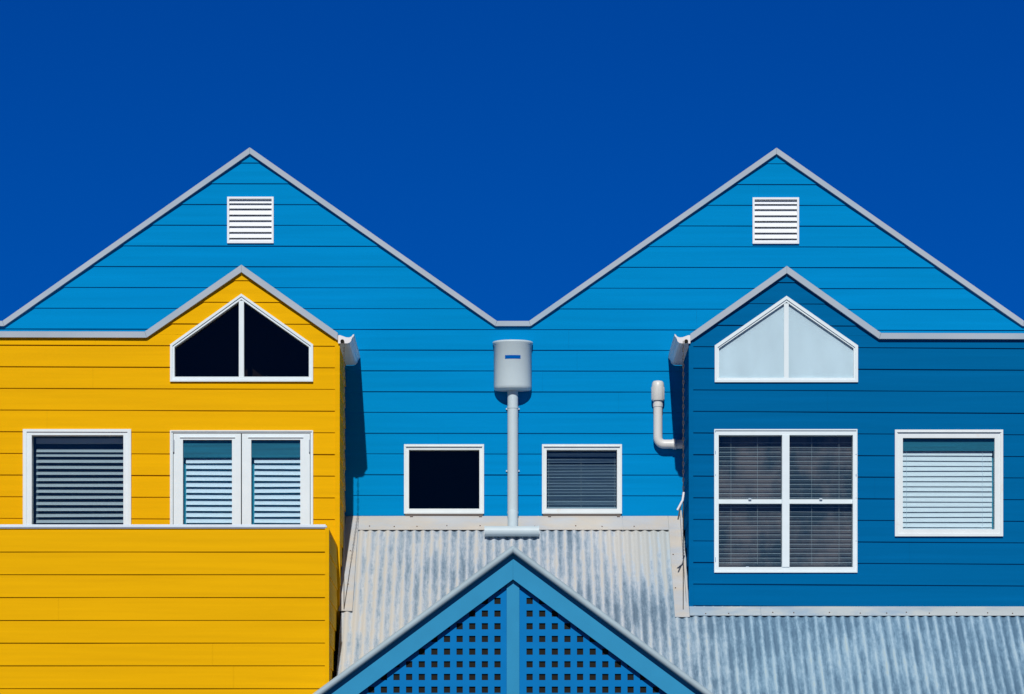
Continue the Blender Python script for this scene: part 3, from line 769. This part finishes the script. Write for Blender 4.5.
box(bm, XMID - 0.03, XR, YM - 0.020, YM - 0.0165, Z(608.5, YM) - 0.02, Z(606.6, YM)); obj('upstand', bm, FLASHB, low)
# eave, fascia and front wall below
pe = rp3(0, T1)
bm = bmesh.new(); box(bm, XL, XR, pe[1] + 0.03, pe[1] + 0.055, pe[2] - 0.22, pe[2] - 0.02); obj('fascia', bm, BARGE, low)
bm = board_mesh(front(pe[1] + 0.30), [[(XL + .02, 0), (XR, 0), (XR, pe[2] + 0.1), (XL + .02, pe[2] + 0.1)]], [], 0, 0.18, seed=41)
obj('wall', bm, BLU, low)

# =================================================================== PORCH GABLE WITH LATTICE
por = thing('lattice_gable', (X(513, YG), YG, 0), 'blue porch gable with square-hole lattice infill, grey edge capping and centre post', 'gable')
SL = 0.742; AX, AY = 513.0, 545.8; HWp = 262
def lne(dy, hw=HWp): return [(AX - hw, AY + dy + SL*hw), (AX, AY + dy), (AX + hw, AY + dy + SL*hw)]
# rolled metal capping along both slopes
bm = bmesh.new()
y_c = YG - 0.045
cw = 3.35*YG/F
cl = PX(lne(4.0), YG)
tube(bm, [(cl[0][0], y_c, cl[0][1]), (cl[1][0], y_c, cl[1][1])], cw, 16); tube(bm, [(cl[1][0], y_c, cl[1][1]), (cl[2][0], y_c, cl[2][1])], cw, 16)
bmesh.ops.create_uvsphere(bm, u_segments=16, v_segments=10, radius=cw*1.04, matrix=Matrix.Translation((cl[1][0], y_c, cl[1][1])))
# its flat wing back to the roof
a, b = PX(lne(3.0), YG), PX(lne(6.0), YG)
for i in (0, 1): prism(bm, [a[i], a[i+1], b[i+1], b[i]], y_c + 0.002, YG + 0.30)
obj('edge_capping', bm, M('roll_capping', (0.32, 0.42, 0.48), rough=0.5, spec=0.25, metal=0.0, var=0.10, vsc=3), por)
# bargeboards
a, b = PX(lne(8.0), YG), PX(lne(33.5), YG)
for i in (0, 1):
    bm = bmesh.new()
    q = [a[i], a[i+1], b[i+1], b[i]]
    if i == 0: q[1] = (q[1][0] - 0.0004, q[1][1]); q[2] = (q[2][0] - 0.0004, q[2][1])
    else: q[0] = (q[0][0] + 0.0004, q[0][1]); q[3] = (q[3][0] + 0.0004, q[3][1])
    prism(bm, q, YG, YG + 0.028); obj('bargeboard', bm, BARGE, por)
# lattice
YT = YG + 0.052
tri = ccw(PX([(AX - HWp, AY + 24 + SL*HWp), (AX + HWp, AY + 24 + SL*HWp), (AX, AY + 24)], YT))
def breaks(c0, step, hole, n0, n1):
    o_ = []
    for k_ in range(n0, n1): o_ += [c0 + k_*step - hole/2, c0 + k_*step + hole/2]
    return o_
def lattice(x_lo, x_hi, c0, sgn):
    bm = bmesh.new()
    xs = sorted([x_lo, x_hi] + [c for c in breaks(c0, 12.62*sgn, 6.3, 0, 21) if x_lo < c < x_hi])
    ys = sorted([560, 745] + breaks(600.9, 12.68, 6.3, -2, 11))
    def ishole(xm, ym):
        fx = ((xm - c0) / 12.62) % 1; fy = ((ym - 600.9) / 12.68) % 1
        return (fx < .26 or fx > .74) and (fy < .26 or fy > .74)
    for i in range(len(xs)-1):
        for j in range(len(ys)-1):
            if ishole((xs[i]+xs[i+1])/2, (ys[j]+ys[j+1])/2): continue
            q = clip(ccw(PX(rect(xs[i], xs[i+1], ys[j], ys[j+1]), YT)), tri)
            if ok(q): bm.faces.new([bm.verts.new((u, YT, v_)) for u, v_ in q])
    bmesh.ops.remove_doubles(bm, verts=bm.verts, dist=1e-5)
    g = bmesh.ops.extrude_face_region(bm, geom=bm.faces[:])
    bmesh.ops.translate(bm, verts=[e for e in g['geom'] if isinstance(e, bmesh.types.BMVert)], vec=(0, 0.012, 0))
    obj('lattice_panel', bm, LATT, por)
lattice(AX - HWp, 506.6, 497.5, -1); lattice(519.4, AX + HWp, 529.6, 1)
bm = bmesh.new(); box(bm, X(506.7, YT), X(519.3, YT), YT - 0.012, YT + 0.0125, Z(745, YT), Z(566, YT)); obj('king_post', bm, BARGE, por)
bm = bmesh.new(); prism(bm, [(u, v_) for u, v_ in tri], YT + 0.0135, YT + 0.02); obj('lining', bm, HOLE, por)  # black sheet added behind the holes, painting in the dark of the void
# tie beam, posts
bm = bmesh.new(); box(bm, X(AX - HWp, YG) + .05, X(AX + HWp, YG) - .05, YG + 0.03, YG + 0.15, Z(775, YG), Z(745.5, YG)); obj('tie_beam', bm, BARGE, por)
for sx in (-1, 1):
    bm = bmesh.new(); xx = X(AX + sx*(HWp - 14), YG)
    bevel_box(bm, xx - 0.05, xx + 0.05, YG + 0.04, YG + 0.14, 0, Z(775.2, YG), 0.006); obj('post', bm, BARGE, por)
# roof slopes behind the capping
ap = PX([(AX, AY + 5)], YG)[0]; ev = PX([(AX + HWp, AY + 5 + SL*HWp)], YG)[0]
sl3 = (ap[1]-ev[1])/(ev[0]-ap[0])
for sx in (-1, 1):
    bm = bmesh.new()
    def slab(xa, xb_, ya, yb_):
        za, zb = ap[1] - xa*sl3, ap[1] - xb_*sl3
        for dz in (0, -0.012):
            bm.faces.new([bm.verts.new(q) for q in ((ap[0]+sx*xa, ya, za+dz), (ap[0]+sx*xb_, ya, zb+dz), (ap[0]+sx*xb_, yb_, zb+dz), (ap[0]+sx*xa, yb_, za+dz))])
    slab(0, 2.0, YG + 0.0, YL - 0.03); slab(0, 1.42, YL - 0.03, YB - 0.75)
    obj('roof', bm, IRON, por)

# =================================================================== HANGING CHAINS
def chain(px, label, hook):
    x = X(px, YM); y = YM - 0.055; z1 = Z(344.5, YM)
    t_ = YB - y; z0 = rp3(x, t_, AMP + 0.004)[2]
    root = thing('rain_chain', (x, y, z0), label, 'chain', 'chains hanging from the gutter ends')
    bm = bmesh.new(); pitch = 0.034; zw = Z(497, YM); n = int((z1 - zw)/pitch)
    for i in range(n):
        zc = z1 - pitch*(i + 0.5); s = i % 2
        pts = []
        for k_ in range(8):
            a_ = 2*math.pi*k_/8; u = 0.0065*math.cos(a_); v_ = 0.0205*math.sin(a_)
            pts.append(Vector((x + (u if s else 0), y + (0 if s else u), zc + v_)))
        rr = 0.0024; rings = []
        for k_ in range(8):
            p = pts[k_]; tt = (pts[(k_+1) % 8] - pts[k_-1]).normalized()
            b1 = Vector((0, 1, 0)) if s else Vector((1, 0, 0)); b2 = tt.cross(b1).normalized()
            rings.append([bm.verts.new(p + (b1*math.cos(2*math.pi*q/5) + b2*math.sin(2*math.pi*q/5))*rr) for q in range(5)])
        for k_ in range(8):
            for q in range(5):
                f = bm.faces.new((rings[k_][q], rings[k_][(q+1) % 5], rings[(k_+1) % 8][(q+1) % 5], rings[(k_+1) % 8][q])); f.smooth = True
    obj('links', bm, CHAINM, root)
    bm = bmesh.new(); tube(bm, [(x, y, zw + 0.01), (x, y, z0)], 0.0035, 6); obj('wire', bm, CHAINM, root)
    bm = bmesh.new(); yy = YM - 0.035
    tube(bm, [(x, yy, z1 + 0.02), (x, y, z1 + 0.02), (x, y, z1 - 0.01)], 0.003, 6); obj('hook', bm, CHAINM, root)
    if hook:
        bm = bmesh.new()
        tube(bm, [(x + 0.004, y - 0.01, Z(493, YM)), (x - 0.005, y - 0.015, Z(501, YM)), (X(677, YM), y - 0.02, Z(511, YM))], 0.0095, 10)
        obj('clip', bm, GUT, root)
        bm = bmesh.new(); tube(bm, [(X(677.6, YM), y - 0.02, Z(520.5, YM)), (X(680.2, YM), y - 0.015, Z(507, YM)), (x, y - 0.01, Z(497, YM))], 0.006, 8)
        obj('strap', bm, CHAINM, root)
chain(344.3, 'dark chain hanging from the gutter of the yellow house, in shade beside its wall', False)
chain(682.9, 'dark chain with white clip hanging from the gutter of the dark blue house', True)
